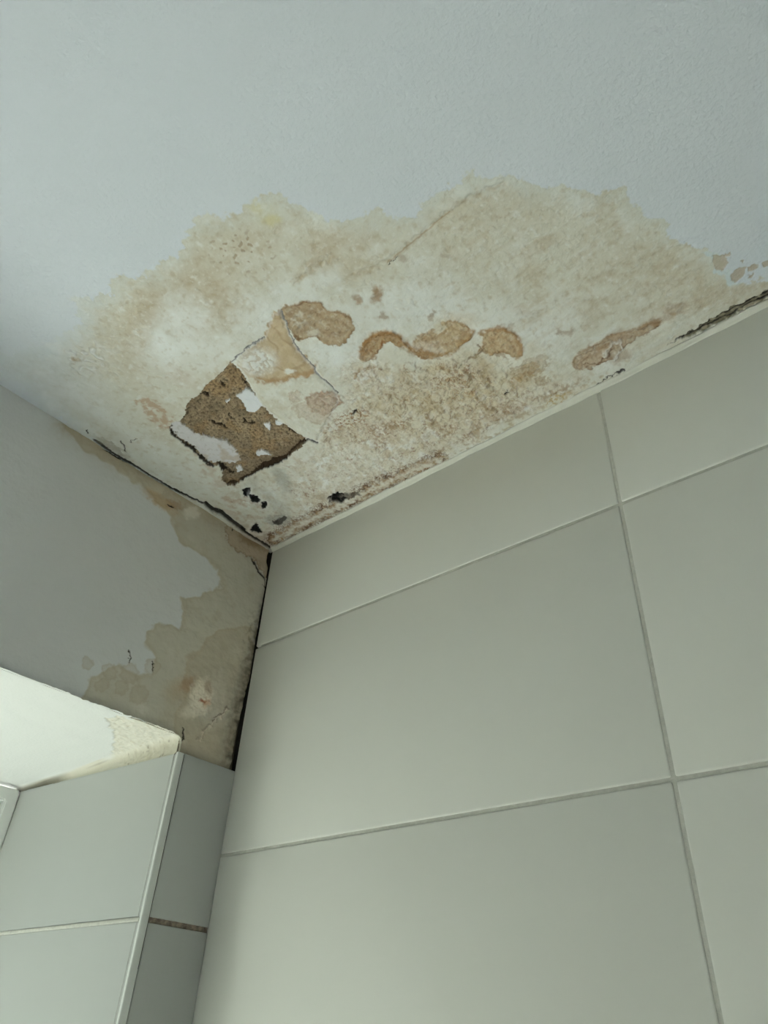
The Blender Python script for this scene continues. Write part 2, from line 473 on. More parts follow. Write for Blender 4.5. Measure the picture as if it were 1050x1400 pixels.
bloom_poly([(657, 456), (670, 450), (688, 448), (704, 456), (713, 470), (714, 484), (706, 489), (690, 483), (672, 484), (658, 482), (650, 488), (660, 470)], .9, ca(162, 144, 110), OR, 2.4, .4, .3)
for cx, cy, rx, ry in ((540, 492, 26, 16), (640, 490, 22, 9), (560, 462, 10, 6), (601, 449, 8, 5)):
    m, _ = F.ell(cx, cy, rx, ry, -15, .25, wf); F.mix(m * .9, CREAM)
d = F.line([(496, 492), (497, 474), (508, 460), (528, 454), (546, 462), (556, 472), (580, 482), (604, 486), (626, 476), (640, 462), (645, 455)], wf)
F.mix(np.exp(-(d / 4.0) ** 2) * (.8 + .5 * n10), OCHRE); F.h -= np.exp(-(d / 4) ** 2) * 0.0012
d = F.line([(655, 455), (672, 449), (692, 449), (708, 462), (713, 478), (706, 488)], wf)
F.mix(np.exp(-(d / 3) ** 2) * .7, OCHRE)
d = F.line([(637, 494), (650, 488), (660, 478), (655, 472)], wf); F.mix(np.exp(-(d / 1.6) ** 2), DARKB); F.h += np.exp(-(d / 1.6) ** 2) * 0.001
bloom(500, 512, 16, 10, -10, .7, PINK, TAN2); bloom(712, 510, 26, 9, -28, .7); bloom(742, 520, 10, 6, 0, .6)
bloom(720, 505, 34, 12, -28, .4)
for cx, cy, rx, ry, st in ((488, 410, 6, 5, .7), (516, 404, 7, 10, .8), (513, 396, 5, 6, .6), (524, 432, 6, 4, .6), (590, 434, 4, 5, .5),
                           (594, 426, 3, 3, .5), (700, 446, 5, 3, .3), (653, 532, 6, 6, .6), (610, 350, 7, 3, .3), (552, 352, 8, 4, .4)):
    m, _ = F.ell(cx, cy, rx, ry, 20, .5, wf); F.mix(m * st, BROWN)
bloom_poly([(782, 500), (786, 486), (798, 476), (812, 470), (826, 462), (842, 456), (858, 452), (874, 446), (890, 440), (905, 436), (900, 446), (884, 456), (870, 462), (860, 470),
            (850, 480), (840, 490), (822, 496), (806, 504), (790, 508)], .8, ca(160, 144, 116), ca(116, 94, 66), 2.2, .2, .45)
for cx, cy, rx, ry, st in ((893, 441, 14, 5, .8), (838, 460, 14, 6, .5), (826, 476, 16, 5, .5), (778, 454, 9, 4, .5), (765, 455, 6, 3, .5), (850, 488, 16, 6, .5)):
    m, _ = F.ell(cx, cy, rx, ry, -22, .6, wf); F.mix(m * st, BROWN)
d = F.line([(800, 500), (815, 496), (830, 488), (838, 478)], wf); F.mix(np.exp(-(d / 1.3) ** 2) * .9, DARKB)
d = F.line([(826, 486), (836, 470), (848, 466), (850, 476), (840, 490)], wf); F.mix(np.exp(-(d / 2) ** 2) * .7, WHITE); F.h -= np.exp(-(d / 2.5) ** 2) * 0.002

# crumbly zone of broken paint film
core, _ = F.ell(610, 540, 120, 50, -18, .7, wc)
zone = F.poly([(470, 520), (480, 495), (530, 490), (600, 492), (650, 498), (700, 520), (760, 520), (800, 520), (770, 548), (690, 585), (600, 632),
               (520, 660), (430, 700), (390, 690), (400, 640), (440, 610), (432, 590), (470, 560)], wc)
Z = 1 - sst(-14, 10, zone)
core, _ = F.ell(610, 540, 120, 50, -18, .7, wc)
F.mix(Z * .35, ca(198, 192, 172))
for sd, mm, th, stp, cc in ((151, 24, .05, .0010, ca(200, 200, 186)), (152, 17, .18, .0009, ca(184, 174, 146)), (153, 13, .22, .0008, ca(203, 204, 192)), (154, 20, .30, .0010, ca(172, 158, 130))):
    q = F.n(mm, sd, 4, .62) - th
    ww = Z * (.45 + .55 * core) * sst(-.5, .3, F.n(40, sd + 20, 2))
    F.mix(sst(-.03, .05, q) * ww * .6, cc); F.h += sst(-.04, .04, q) * stp * ww
    F.mix(np.exp(-((q + .02) / .035) ** 2) * ww * .75 * sst(-.3, .5, n25 + .5 * n10), ca(132, 106, 74))
F.h += Z * (F.n(13, 51, 4, .6) * 0.0032) + core * (F.n(8, 52, 3, .6) * 0.0022)
dens = sst(-.2, .6, n25)
F.mix(core * .45, ca(184, 174, 142)); F.mix(core * sst(-.1, .7, F.n(30, 161, 3)) * .6, ca(166, 150, 112)); F.mix(Z * sst(.05, .6, F.n(18, 53, 4, .65)) * (.4 + .45 * core), TAN2)
F.mix(core * dens * sst(.10, .36, F.n(11, 54, 4, .65)) * .85, ca(130, 106, 72))
F.mix(Z * sst(.34, .5, F.n(9, 56, 4, .7)) * dens * .8, ca(132, 104, 78))
F.mix(Z * (1 - .55 * core) * sst(.05, .5, F.n(22, 55, 4, .65)) * .7, WHITE)
low = 1 - sst(-10, 20, F.poly([(560, 620), (480, 670), (420, 715), (380, 735), (340, 720), (320, 690), (310, 668), (340, 658), (400, 620), (440, 600), (500, 575), (560, 600)], wc))
F.mix(low * sst(.05, .5, F.n(15, 57, 4, .65)) * .45, ca(178, 168, 146))
F.mix(low * dens * sst(.26, .5, F.n(9, 58, 4, .65)) * .7, ca(142, 114, 90))
F.h += low * F.n(12, 59, 4, .6) * 0.0016
for cx, cy, rx, ry, st in ((480, 572, 26, 12, .9), (520, 590, 24, 12, .6), (547, 580, 8, 8, .7), (455, 590, 14, 14, .35), (620, 520, 30, 12, .7),
                           (640, 600, 16, 8, .5), (610, 590, 18, 9, .6), (680, 545, 18, 12, .5), (660, 570, 24, 9, .4), (700, 560, 20, 9, .45)):
    m, _ = F.ell(cx, cy, rx, ry, -15, .5, wf)
    F.mix(m * st * sst(.0, .4, F.n(5, 60, 3, .7) + .1), ca(142, 116, 84)); F.h += m * st * F.n(5, 60, 3, .7) * 0.0014
# blisters: raised crescents with a brown rim
for cx, cy, r in ((556, 526, 7), (546, 560, 8), (500, 520, 9), (575, 510, 9), (636, 520, 9), (595, 545, 8), (660, 520, 8), (672, 562, 7), (530, 545, 6), (610, 568, 7),
                  (700, 540, 8), (585, 575, 7), (640, 560, 6), (620, 500, 8), (560, 500, 8), (520, 610, 8), (480, 600, 7)):
    m, rr = F.ell(cx, cy, r, r * .8, 20, .5, wf); F.h -= m * 0.0028
    F.mix(np.exp(-((rr - 1.05) / .16) ** 2) * .55 * (.6 + n5), BROWN)

for pts, wd, st in (([(690, 562), (720, 552), (760, 534), (795, 520)], 5, .6), ([(640, 592), (670, 578), (700, 566)], 5, .5), ([(702, 520), (722, 508), (742, 498)], 5, .6), ([(730, 524), (748, 520)], 4, .4),
                    ([(488, 528), (484, 516), (492, 506), (506, 502), (520, 504)], 2, .7), ([(512, 512), (520, 524), (516, 534)], 2, .5), ([(446, 585), (442, 600), (452, 612)], 3, .5),
                    ([(598, 502), (620, 512), (640, 524), (646, 540)], 3, .6), ([(540, 540), (552, 552), (560, 566)], 2, .6), ([(610, 604), (600, 620), (592, 628)], 3, .45)):
    d = F.line(pts, wf); F.mix(np.exp(-(d / wd) ** 2) * st * sst(-.3, .4, n10 + .5 * n5), ca(140, 116, 80)); F.h -= np.exp(-(d / wd) ** 2) * 0.0012
m, _ = F.ell(622, 440, 34, 12, -8, .6, wf); F.mix(m * .35, ca(176, 162, 128)); F.h += m * n10 * .0008
# pinkish ring marks below the lifted sheet
bloom(403, 540, 9, 9, 0, .6, PINK, TAN2); bloom_poly([(416, 541), (432, 533), (450, 531), (462, 538), (470, 549), (458, 558), (444, 566), (430, 562), (420, 550)], .8, ca(170, 154, 132), ca(132, 108, 84), 2.0, .2, .4); bloom(428, 562, 28, 12, 15, .5, PINK, TAN2)
m, _ = F.ell(420, 552, 30, 22, 20, .6, wf); F.mix(m * sst(.2, .6, n5) * .5, TAN)
# the brown half of the lifted sheet and its marbled half
dT = F.poly([(360, 462), (372, 430), (386, 424), (392, 440), (397, 460), (412, 482), (430, 502), (427, 509), (398, 514), (372, 520), (340, 515), (324, 500), (335, 478)], wf)
F.mix((1 - sst(-2, 2, dT)) * .9, ca(166, 150, 117))
F.mix((1 - sst(-2, 2, dT)) * sst(-.2, .7, n10) * .5, ca(182, 172, 146))
F.mix((1 - sst(-2, 2, dT)) * sst(.45, .95, 1 - np.abs(F.n(30, 61, 2)) * 2.5) * .4, BROWN)
F.mix(np.exp(-(F.line([(430, 500), (427, 509), (398, 514), (372, 520), (352, 517)], wf) / 3) ** 2) * .75, OCHRE)
m, _ = F.ell(352, 493, 26, 18, -10, .45, wf); F.mix(m * .85, WHITE); F.mix(m * sst(.5, .95, ridg) * .6, ca(160, 146, 120)); F.h += m * ridg * 0.0012
m, _ = F.ell(396, 506, 8, 4, 0, .4, wf); F.mix(m * .8, WHITE)
# soft peel left of the patch
dL = F.poly([(178, 546), (200, 543), (222, 552), (236, 572), (238, 590), (224, 588), (206, 578), (196, 562)], wf)
F.mix((1 - sst(-3, 1, dL)) * sst(-.3, .3, n10 + .1) * .75, ca(170, 148, 120)); F.h += (1 - sst(-3, 1, dL)) * 0.0006
m, _ = F.ell(280, 640, 40, 16, 35, .6, wf); F.mix(m * sst(-.1, .5, n25 + .4 * n10) * .5, ca(180, 166, 146))
m, _ = F.ell(330, 690, 34, 20, 35, .6, wf); F.mix(m * sst(-.1, .5, n25 + .5 * n10) * .55, ca(172, 152, 128))
m, _ = F.ell(350, 735, 26, 12, 30, .6, wf); F.mix(m * .5, ca(150, 130, 104))
m, _ = F.ell(385, 655, 8, 20, -30, .7, wf); F.mix(m * .45, ca(130, 132, 118)); F.h += m * 0.0015  # dent with its grey shade painted in
d = F.line([(345, 660), (372, 685), (395, 712)], wm); F.h += np.exp(-(d / 9) ** 2) * 0.003; F.mix(np.exp(-(d / 8) ** 2) * .25, ca(140, 140, 128))  # valley, a soft grey shadow painted over its relief

# rusty run along the sealant
edge = F.line([(374, 738), (400, 724), (440, 703), (480, 684), (540, 655), (600, 628)], wf)
F.mix(np.exp(-((edge - 5) / 3.2) ** 2) * (.55 + .8 * n10), ca(152, 130, 96))
F.mix(np.exp(-((edge - 7) / 1.6) ** 2) * sst(-.3, .4, n25), ca(96, 74, 48))
F.mix(np.exp(-((edge - 9) / 5) ** 2) * sst(.4, .8, ridf) * .7, ca(112, 86, 58)); F.h += np.exp(-((edge - 8) / 5) ** 2) * ridf * 0.0016
edge = F.line([(600, 628), (700, 580), (820, 522)], wf)
F.mix(np.exp(-((edge - 3) / 9) ** 2) * sst(.0, .5, n10) * .6, TAN2)
m, _ = F.ell(762, 545, 18, 8, -26, .5, wf); F.mix(m * sst(.1, .4, n5 + .1) * .8, ca(168, 150, 104))

# flakes at the right edge of the stain
fw_ = (F.X + 3.5 * n10 + 2 * n5, F.Y + 2.5 * F.n(10, 95, 3) + 2 * F.n(5, 71, 2))
fz = F.poly([(960, 345), (985, 340), (1010, 345), (1040, 335), (1120, 310), (1130, 340), (1060, 368), (1035, 376), (1015, 388), (996, 392), (990, 378), (975, 372), (978, 356)], fw_)
F.mix((1 - sst(-2, 1.5, fz)) * .9, ca(194, 202, 197))
for pts in ([(974, 350), (992, 348), (996, 360), (988, 370), (978, 368)], [(1000, 374), (1008, 367), (1020, 366), (1016, 378), (1005, 386), (999, 384)],
            [(1021, 365), (1036, 360), (1035, 368), (1024, 371)], [(1042, 359), (1058, 352), (1056, 362), (1044, 366)], [(1024, 375), (1031, 373), (1029, 379), (1023, 381)],
            [(990, 346), (999, 345), (998, 350), (992, 351)], [(1012, 357), (1017, 356), (1016, 360)]):
    k = 1 - sst(-.8, .8, F.poly(pts, (F.X + 2 * n5, F.Y + 2 * F.n(5, 71, 2)))); F.mix(k * .9, ca(158, 150, 130)); F.h += k * 0.0005

# cracks: points, width, depth
cracks = [
    ([(316, 497), (326, 486), (338, 475), (350, 467), (362, 461)], 1.1, .0022),
    ([(384, 424), (392, 440), (396, 456), (404, 472), (414, 486), (428, 500), (432, 508)], .9, .0018),
    ([(432, 508), (441, 518), (450, 524), (456, 530), (462, 538)], 1.0, .0022),
    ([(421, 600), (428, 603), (434, 605)], 1.4, .003), ([(483, 567), (487, 561)], 1.9, .004), ([(690, 538), (694, 535)], 1.5, .003),
    ([(165, 603), (170, 609), (171, 617)], 1.1, .002), ([(178, 604), (186, 601)], .6, .001), ([(118, 589), (120, 592)], 1.0, .002),
    ([(800, 545), (812, 535), (830, 527), (848, 510)], .8, .002), ([(845, 508), (852, 505)], 1.6, .003), ([(802, 538), (825, 520), (845, 506)], .7, .001),
    ([(400, 470), (404, 462)], .6, .001), ([(545, 350), (536, 357), (530, 362)], .45, .0005)]
for pts, wd, dep in cracks:
    d = F.line(pts, (F.X + 1.6 * n5 + 1.5 * n10, F.Y + 1.6 * n5 - 1.5 * n10))
    k = 1 - sst(wd * .55, wd * 1.35, d)
    F.mix(k * .92, ca(40, 34, 27)); F.h += k * dep * .5
# open split between ceiling and sealant on the right
sp = F.poly([(913, 472), (930, 462), (955, 446), (980, 432), (1010, 416), (1040, 402), (1080, 384), (1110, 380), (1080, 394), (1050, 409), (1020, 424), (985, 442), (950, 458)], wf)
S = 1 - sst(-1.5, 1.2, sp)
F.mix(S, ca(104, 99, 78)); F.mix(S * sst(-.1, .5, n10) * .6, ca(160, 154, 130)); F.h += S * 0.002
for off in (-2.6, 2.4):
    d = F.line([(918, 470), (955, 449 + off), (985, 434 + off), (1015, 420 + off), (1060, 398 + off)], (F.X + 2 * n10, F.Y + 2 * n25 + 1.2 * n10))
    k = (1 - sst(.5, 1.5, d + .8 * n5)) * S; F.mix(k * .93, ca(24, 21, 17)); F.h += k * 0.001

# small shallow holes in the plaster, their inner darkness painted black
def hole_px(pts, w=None):
    d = F.poly(pts, (F.X + 1.3 * n5, F.Y + 1.3 * F.n(5, 71, 2)))
    k = 1 - sst(1.2, 2.4, d)
    F.mix(k, ca(16, 13, 11)); F.h += (1 - sst(-1.5, 0.5, d)) * 0.004
    rim = np.exp(-((d - 4.0) / 1.8) ** 2); F.h -= rim * 0.0012; F.mix(rim * .3, WHITE)
hole_px([(333, 670), (341, 669), (339, 676), (335, 677)]); hole_px([(343, 676), (349, 679), (354, 683), (352, 685), (345, 684)])
hole_px([(359, 688), (363, 688), (363, 692), (360, 692)]); hole_px([(350, 716), (356, 727), (344, 724)])
hole_px([(374, 713), (390, 710), (384, 716), (378, 716)])
m, _ = F.ell(380, 711, 16, 7, 0, .4, wf); F.mix(m * .45, ca(120, 116, 102)); F.h += m * n5 * 0.002
m, _ = F.ell(464, 680, 13, 8, -8, .12, wf); F.mix(m, ca(44, 41, 35)); F.h += m * 0.003
m, _ = F.ell(458, 681, 7, 7, 0, .3, wf); F.mix(m, ca(18, 17, 15)); F.h += m * 0.002
m, _ = F.ell(474, 677, 9, 4, -20, .3, wf); F.mix(m * .8, ca(128, 122, 106)); F.h -= m * 0.004
m, _ = F.ell(486, 676, 6, 3, -10, .3, wf); F.mix(m * .8, ca(96, 90, 76))
m, _ = F.ell(437, 680, 10, 5, 10, .4, wf); F.mix(m * .6, TAN2)

# wetter plaster reads deeper than the mean colour
K0 = np.array(ca(196, 195, 180), np.float32)
sel = IN > .3
F.col[sel] = K0 * (F.col[sel] / K0) ** (1 + .20 * IN[sel, None] * np.array([1.15, 1.1, .85], np.float32))
F.col *= 1 + (IN * (.25 + .75 * left_soft))[:, None] * (np.array([0.985, 1.0, 0.945], np.float32) - 1)

# the lifted paint sheet (its own piece of the ceiling)
sheet_pts = [(316, 497), (326, 486), (338, 475), (350, 467), (362, 461), (372, 432), (384, 424), (392, 440), (396, 456), (404, 472), (414, 486),
             (430, 503), (441, 518), (456, 531), (464, 545), (450, 575), (434, 604), (421, 600), (401, 588), (380, 575), (359, 556), (348, 537), (337, 519), (327, 505)]
dS = F.poly(sheet_pts, (F.X + 1.6 * n5 + 1.5 * n10, F.Y + 1.6 * n5 - 1.5 * n10))
SH = 1 - sst(-7, 0, dS)
F.h -= SH * (0.0022 + 0.0015 * sst(480, 560, F.Y))
F.mix(np.exp(-((dS + 1) / 1.6) ** 2) * .35, WHITE)

# where plaster fell away: mortar bed
mortar_pts = [(315, 495), (300, 512), (290, 521), (281, 527), (273, 540), (262, 546), (255, 552), (253, 567), (247, 576), (240, 577), (233, 581), (234, 592), (247, 603),
              (260, 612), (271, 623), (284, 636), (298, 637), (304, 644), (303, 656), (312, 664), (323, 663), (335, 655), (353, 645), (375, 636), (391, 627),
              (412, 612), (421, 600), (401, 588), (380, 575), (359, 556), (348, 537), (337, 519), (327, 505)]
wq = (F.X + 1.8 * n5 + 1.8 * n10, F.Y + 1.8 * F.n(5, 71, 2) + 1.8 * F.n(10, 72, 3))
dM = F.poly(mortar_pts, wq)
MB = dM < 0
inn = 1 - sst(-3.0, 0, dM)
mc = np.array(ca(134, 120, 92), np.float32)
colm = mc * (1 + .20 * F.n(30, 81, 3))[:, None] * (1 + .34 * F.n(5, 82, 3, .75))[:, None]
warmm = sst(0.0, .5, F.n(28, 83, 2) + .2 * (F.Y < 540))[:, None]
colm = colm * (1 + warmm * (np.array([1.02, .93, .82]) - 1))
gr = F.n(3.6, 181, 2); colm = colm * (1 - .50 * sst(.22, .48, gr) + .16 * sst(.2, .5, -gr))[:, None]
darkc = sst(-.1, .5, F.n(45, 182, 2) + .004 * (560 - F.Y))[:, None]
colm = colm * (1 - .22 * darkc)
lowm = sst(575, 640, F.Y)[:, None]
colm = colm * (1 + lowm * (np.array([.97, .98, 1.02]) - 1))
F.col[MB] = colm[MB]
hm = 0.0050 + F.n(30, 84, 3) * 0.0022 + F.n(8, 85, 4, .65) * 0.0018 + np.clip(F.n(5, 86, 2), .1, 1) * 0.0042 + np.clip(F.n(3.6, 181, 2), .1, 1) * 0.0022
F.h = np.where(MB, hm * inn + F.h * 0.3, F.h)
# slight undercut, its shadow painted in near-black, along the lower right and lower left edges
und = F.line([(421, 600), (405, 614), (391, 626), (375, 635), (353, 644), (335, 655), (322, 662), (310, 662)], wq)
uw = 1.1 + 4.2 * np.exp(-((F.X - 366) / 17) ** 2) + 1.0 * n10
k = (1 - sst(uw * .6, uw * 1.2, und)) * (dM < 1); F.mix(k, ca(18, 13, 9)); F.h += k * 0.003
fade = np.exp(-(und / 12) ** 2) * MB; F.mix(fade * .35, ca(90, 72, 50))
und = F.line([(233, 585), (236, 594), (247, 603), (260, 612), (271, 623), (284, 636), (291, 637)], wq)
k = (1 - sst(.9, 2.1, und + 1.4 * n10)); F.mix(k * .97, ca(26, 20, 15)); F.h += k * 0.002
und = F.line([(297, 634), (306, 644), (318, 650)], wq); k = (1 - sst(.9, 2.2, und)); F.mix(k * .95, ca(28, 22, 16)); F.h += k * 0.002
for pts, wd in (([(268, 540), (276, 540), (283, 546)], 1.7), ([(287, 580), (297, 583), (309, 588)], 1.9), ([(332, 577), (333, 582), (347, 583)], 1.5),
                ([(313, 573), (318, 577)], 1.6), ([(330, 520), (338, 532), (346, 540)], 1.0), ([(300, 525), (306, 532)], 1.2), ([(395, 590), (404, 596)], 1.2)):
    d = F.line(pts, wq); k = (1 - sst(wd * .5, wd * 1.4, d)) * MB; F.mix(k * .95, ca(24, 17, 10)); F.h += k * 0.002
# remnants of skim coat still stuck on the mortar
rem = [[(322, 543), (329, 540), (335, 533), (344, 538), (352, 544), (360, 556), (348, 566), (337, 565), (332, 553)],
       [(307, 552), (313, 548), (314, 551), (309, 554)], [(359, 580), (369, 581), (369, 592), (364, 589)],
       [(376, 577), (387, 578), (386, 583), (377, 584)], [(349, 621), (357, 617), (372, 625), (361, 624), (351, 626)],
       [(322, 641), (329, 639), (332, 646), (324, 648)]]
REM = []
for pts in rem:
    d = F.poly(pts, (F.X + 1.2 * n5, F.Y + 1.2 * F.n(5, 71, 2)))
    k = d < 0; REM.append(k)
    F.mix(1 - sst(-.6, .4, d), ca(204, 208, 200)); F.h = np.where(k, F.h * .3 + 0.0012, F.h)
strip = [(233, 580), (240, 577), (249, 583), (258, 588), (268, 596), (285, 599), (308, 605), (316, 612), (322, 618), (329, 632), (320, 636), (306, 634), (297, 633),
         (284, 634), (272, 621), (261, 610), (247, 601), (236, 592)]
dK = F.poly(strip, wq)
STR = (dK < 0)
F.mix(1 - sst(-.8, .5, dK), ca(192, 192, 183))
F.mix((dK < 0) * sst(.1, .6, F.n(7, 99, 3, .7)) * .4, ca(160, 156, 142)); F.mix((dK < 0) * sst(0, .5, F.n(20, 87, 3) + .02 * (F.Y - 622)) * .6, ca(168, 156, 134))
F.h = np.where(STR, 0.0026 + F.n(12, 88, 4, .6) * 0.0018 + sst(-4, 0, dK) * 0.001, F.h)
SHm = (dS < 0) & ~MB
# ceiling paint edge drooping and torn along the window wall
jd = -F.U if False else F.U                    # distance from the window wall
wj = (F.X + 2.0 * n10 + 1.5 * n5, F.Y + 2.0 * n10 + 1.5 * n5)
JC = [([(128, 601), (145, 614), (160, 624), (178, 633), (198, 646)], 1.7, .003), ([(198, 646), (235, 668), (262, 681), (282, 690)], 1.5, .003),
      ([(282, 690), (290, 697), (303, 702), (318, 714), (332, 724)], 3.4, .006), ([(330, 724), (350, 737), (368, 748)], 1.8, .004)]
for pts, wd, dep in JC:
    d = F.line(pts, wj); k = 1 - sst(wd * .5, wd * 1.3, d); F.mix(k * .97, ca(26, 22, 17)); F.h += k * dep * .5
m, _ = F.ell(153, 612, 26, 4.5, 32, .5, wf); F.mix(m * .6, ca(140, 136, 114)); F.h += m * 0.002
m, _ = F.ell(150, 590, 60, 8, 31, .8, wf); F.mix(m * .3, ca(170, 168, 148))

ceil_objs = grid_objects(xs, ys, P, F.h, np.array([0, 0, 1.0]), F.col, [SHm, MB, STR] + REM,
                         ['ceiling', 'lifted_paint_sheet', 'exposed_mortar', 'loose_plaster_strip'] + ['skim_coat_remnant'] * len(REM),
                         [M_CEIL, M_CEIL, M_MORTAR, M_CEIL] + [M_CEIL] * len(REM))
ceiling = ceil_objs[0]
ceiling['label'] = 'white painted ceiling with a large brown water stain and crumbling corner'
for o in ceil_objs[1:]:
    lb = {'lifted': 'lifted sheet of stained cream paint beside the bare patch', 'expose': 'rough sandy brown mortar laid bare where plaster fell',
          'loose_': 'ragged white plaster strip along the lower left of the bare patch'}.get(o.name[:6])
    if lb: o['label'] = lb
roof = link('ceiling_slab', box_me('ceiling_slab', -0.6, RX + 0.1, RY - 0.1, 0.1, HC + 0.03, HC + 0.15), M_PAINT, ceiling)

# ------------------------------------------------------------------ window wall (x = 0)
PX_ = -0.006                                   # plaster face lies a little behind the tile face
ysw = axis(-0.430, 0.0085, 0.001, [-0.5, -0.6, -0.7, -0.8, WIN_Y1, -1.1, -1.3, -1.5, RY - 0.02])
zsw = axis(HC - 0.382, HC + 0.001, 0.001, [0.0, 0.5, WIN_Z0, 1.3, 1.6, 1.8, 1.9])
gy_, gz_ = np.meshgrid(ysw, zsw)
P = np.stack([np.full(gy_.size, PX_), gy_.ravel(), gz_.ravel()], 1)
G = Field(P, P[:, 1], P[:, 2] - HC, wa(126, 132, 128))
n60, n25, n10, n5 = G.n(60, 11, 4), G.n(25, 12, 4), G.n(10, 13, 3), G.n(5, 14, 2)
wcw = (G.X + 10 * G.n(50, 1, 3) + 2 * n10, G.Y + 10 * G.n(50, 2, 3) + 2 * n10)
wfw = G.warp(5, 9, 5)
S1 = G.poly([(86, 572), (105, 604), (122, 619), (155, 640), (190, 660), (212, 688), (231, 705), (252, 746), (279, 766), (303, 773), (300, 800), (270, 812), (252, 821), (245, 859),
             (215, 852), (200, 861), (197, 880), (214, 900), (205, 918), (160, 905), (125, 925), (100, 960), (120, 1010), (330, 1070), (400, 760), (330, 690)], wcw)
m1 = 1 - sst(-2, 2, S1)
STN = wa(111, 112, 98); STN2 = wa(102, 99, 81); DK = wa(60, 58, 48)
G.mix(m1 * .85, STN); G.mix(np.exp(-((S1 + 2) / 3) ** 2) * .3 * m1, STN2)
S2 = G.poly([(250, 960), (254, 900), (262, 890), (280, 878), (300, 866), (320, 862), (345, 850), (360, 1060), (250, 1060), (235, 1000)], wcw)
m2 = 1 - sst(-2.5, 2.5, S2); G.mix(m2 * .5, STN2); G.mix(np.exp(-((S2 + 2) / 3) ** 2) * .35 * m2, wa(104, 98, 78))
G.mix(m1 * sst(.1, .7, n25) * .3, STN2); G.mix(m1 * sst(.2, .8, n60) * .35, wa(128, 130, 120))
for cx, cy, r in ((120, 907, 8), (150, 918, 10), (177, 921, 12), (165, 940, 9), (208, 912, 10), (140, 938, 9), (190, 950, 12)):
    m, rr = G.ell(cx, cy, r, r * 1.1, 0, .3, wfw); G.mix(m * .3, STN2); G.mix(np.exp(-((rr - .95) / .15) ** 2) * .3, wa(98, 92, 74))
# dark fringe below the ceiling joint
dj = G.line([(90, 580), (125, 602), (160, 625), (200, 648), (240, 672), (285, 700), (330, 722), (368, 750)], wfw)
G.mix(np.exp(-(dj / 10) ** 2) * .65, wa(104, 98, 78)); G.mix(np.exp(-(dj / 22) ** 2) * .35, STN2)
for cx, cy, rx, ry, an, st, c in ((250, 942, 26, 16, -20, .6, wa(104, 98, 78)), (256, 935, 12, 8, -30, .8, wa(98, 86, 66)), (245, 975, 20, 24, 0, .4, STN2),
                                  (275, 952, 15, 22, 10, .8, wa(142, 142, 128)), (264, 972, 18, 10, -20, .6, wa(136, 136, 122)), (285, 940, 5, 10, 0, .6, wa(96, 84, 64)),
                                  (281, 960, 7, 5, 20, .95, wa(120, 104, 84)), (277, 957, 3, 3, 0, .9, wa(90, 50, 28)), (300, 950, 10, 30, 0, .3, wa(130, 130, 118)),
                                  (290, 1010, 40, 26, 10, .3, STN2), (270, 1030, 40, 10, 12, .4, wa(98, 96, 82)), (220, 685, 26, 8, 35, .7, wa(108, 96, 70)),
                                  (240, 690, 12, 5, 20, .6, wa(90, 74, 52)), (262, 700, 10, 8, 0, .5, wa(140, 142, 132)), (330, 1000, 10, 40, 5, .2, STN2)):
    m, _ = G.ell(cx, cy, rx, ry, an, .5, wfw); G.mix(m * st, c)
m, _ = G.ell(272, 955, 18, 26, 10, .5, wfw); G.h += m * G.n(8, 33, 3, .6) * 0.0016
# bare render shell at the top of the corner
shell = G.poly([(306, 722), (311, 717), (326, 722), (345, 728), (357, 738), (372, 746), (380, 800), (366, 792), (358, 782), (349, 766), (340, 760), (325, 755), (313, 742)], wfw)
SHL = shell < 0
G.mix(1 - sst(-1, .8, shell), wa(106, 101, 84)); G.mix(np.exp(-((shell + 1) / 1.5) ** 2) * .5, wa(84, 74, 56))
G.h = np.where(SHL, 0.0015 + n25 * .0008, G.h)
m, _ = G.ell(345, 738, 22, 8, 32, .6, wfw); G.mix(m * .7, wa(84, 72, 50))
# black mould and the open gap against the tiled wall
yy = -G.U                   # distance from the tiled wall
zz = -G.V                                      # depth below the ceiling
gw = -0.0022 + 0.0090 * sst(0.16, 0.36, zz) + 0.007 * np.exp(-((zz - 0.012) / .028) ** 2) + 0.0018 * n25
gw = np.maximum(gw, 0.0007)
k = 1 - sst(gw * .6, gw * 1.5, yy + 0.0034)
k = np.maximum(k, (1 - sst(.3, 1.0, np.abs(yy + .0022) / .0012)) * .8)
G.mix(k * .97, wa(26, 24, 20)); G.h += k * 0.010
gb = np.exp(-(yy / (0.006 + 0.018 * sst(.12, .32, zz))) ** 2) * sst(.02, .2, zz)
gb = np.maximum(gb, .9 * np.exp(-((yy - .004) / .007) ** 2) * sst(.16, .26, zz))
G.mix(gb * (.8 + .5 * n10), wa(46, 44, 36))
m, _ = G.ell(345, 880, 12, 40, 8, .6, wfw); G.mix(m * sst(.0, .5, n10) * .6, wa(70, 68, 56))
G.mix(sst(.362, .378, zz) * (yy < .1) * .45, wa(76, 74, 62))
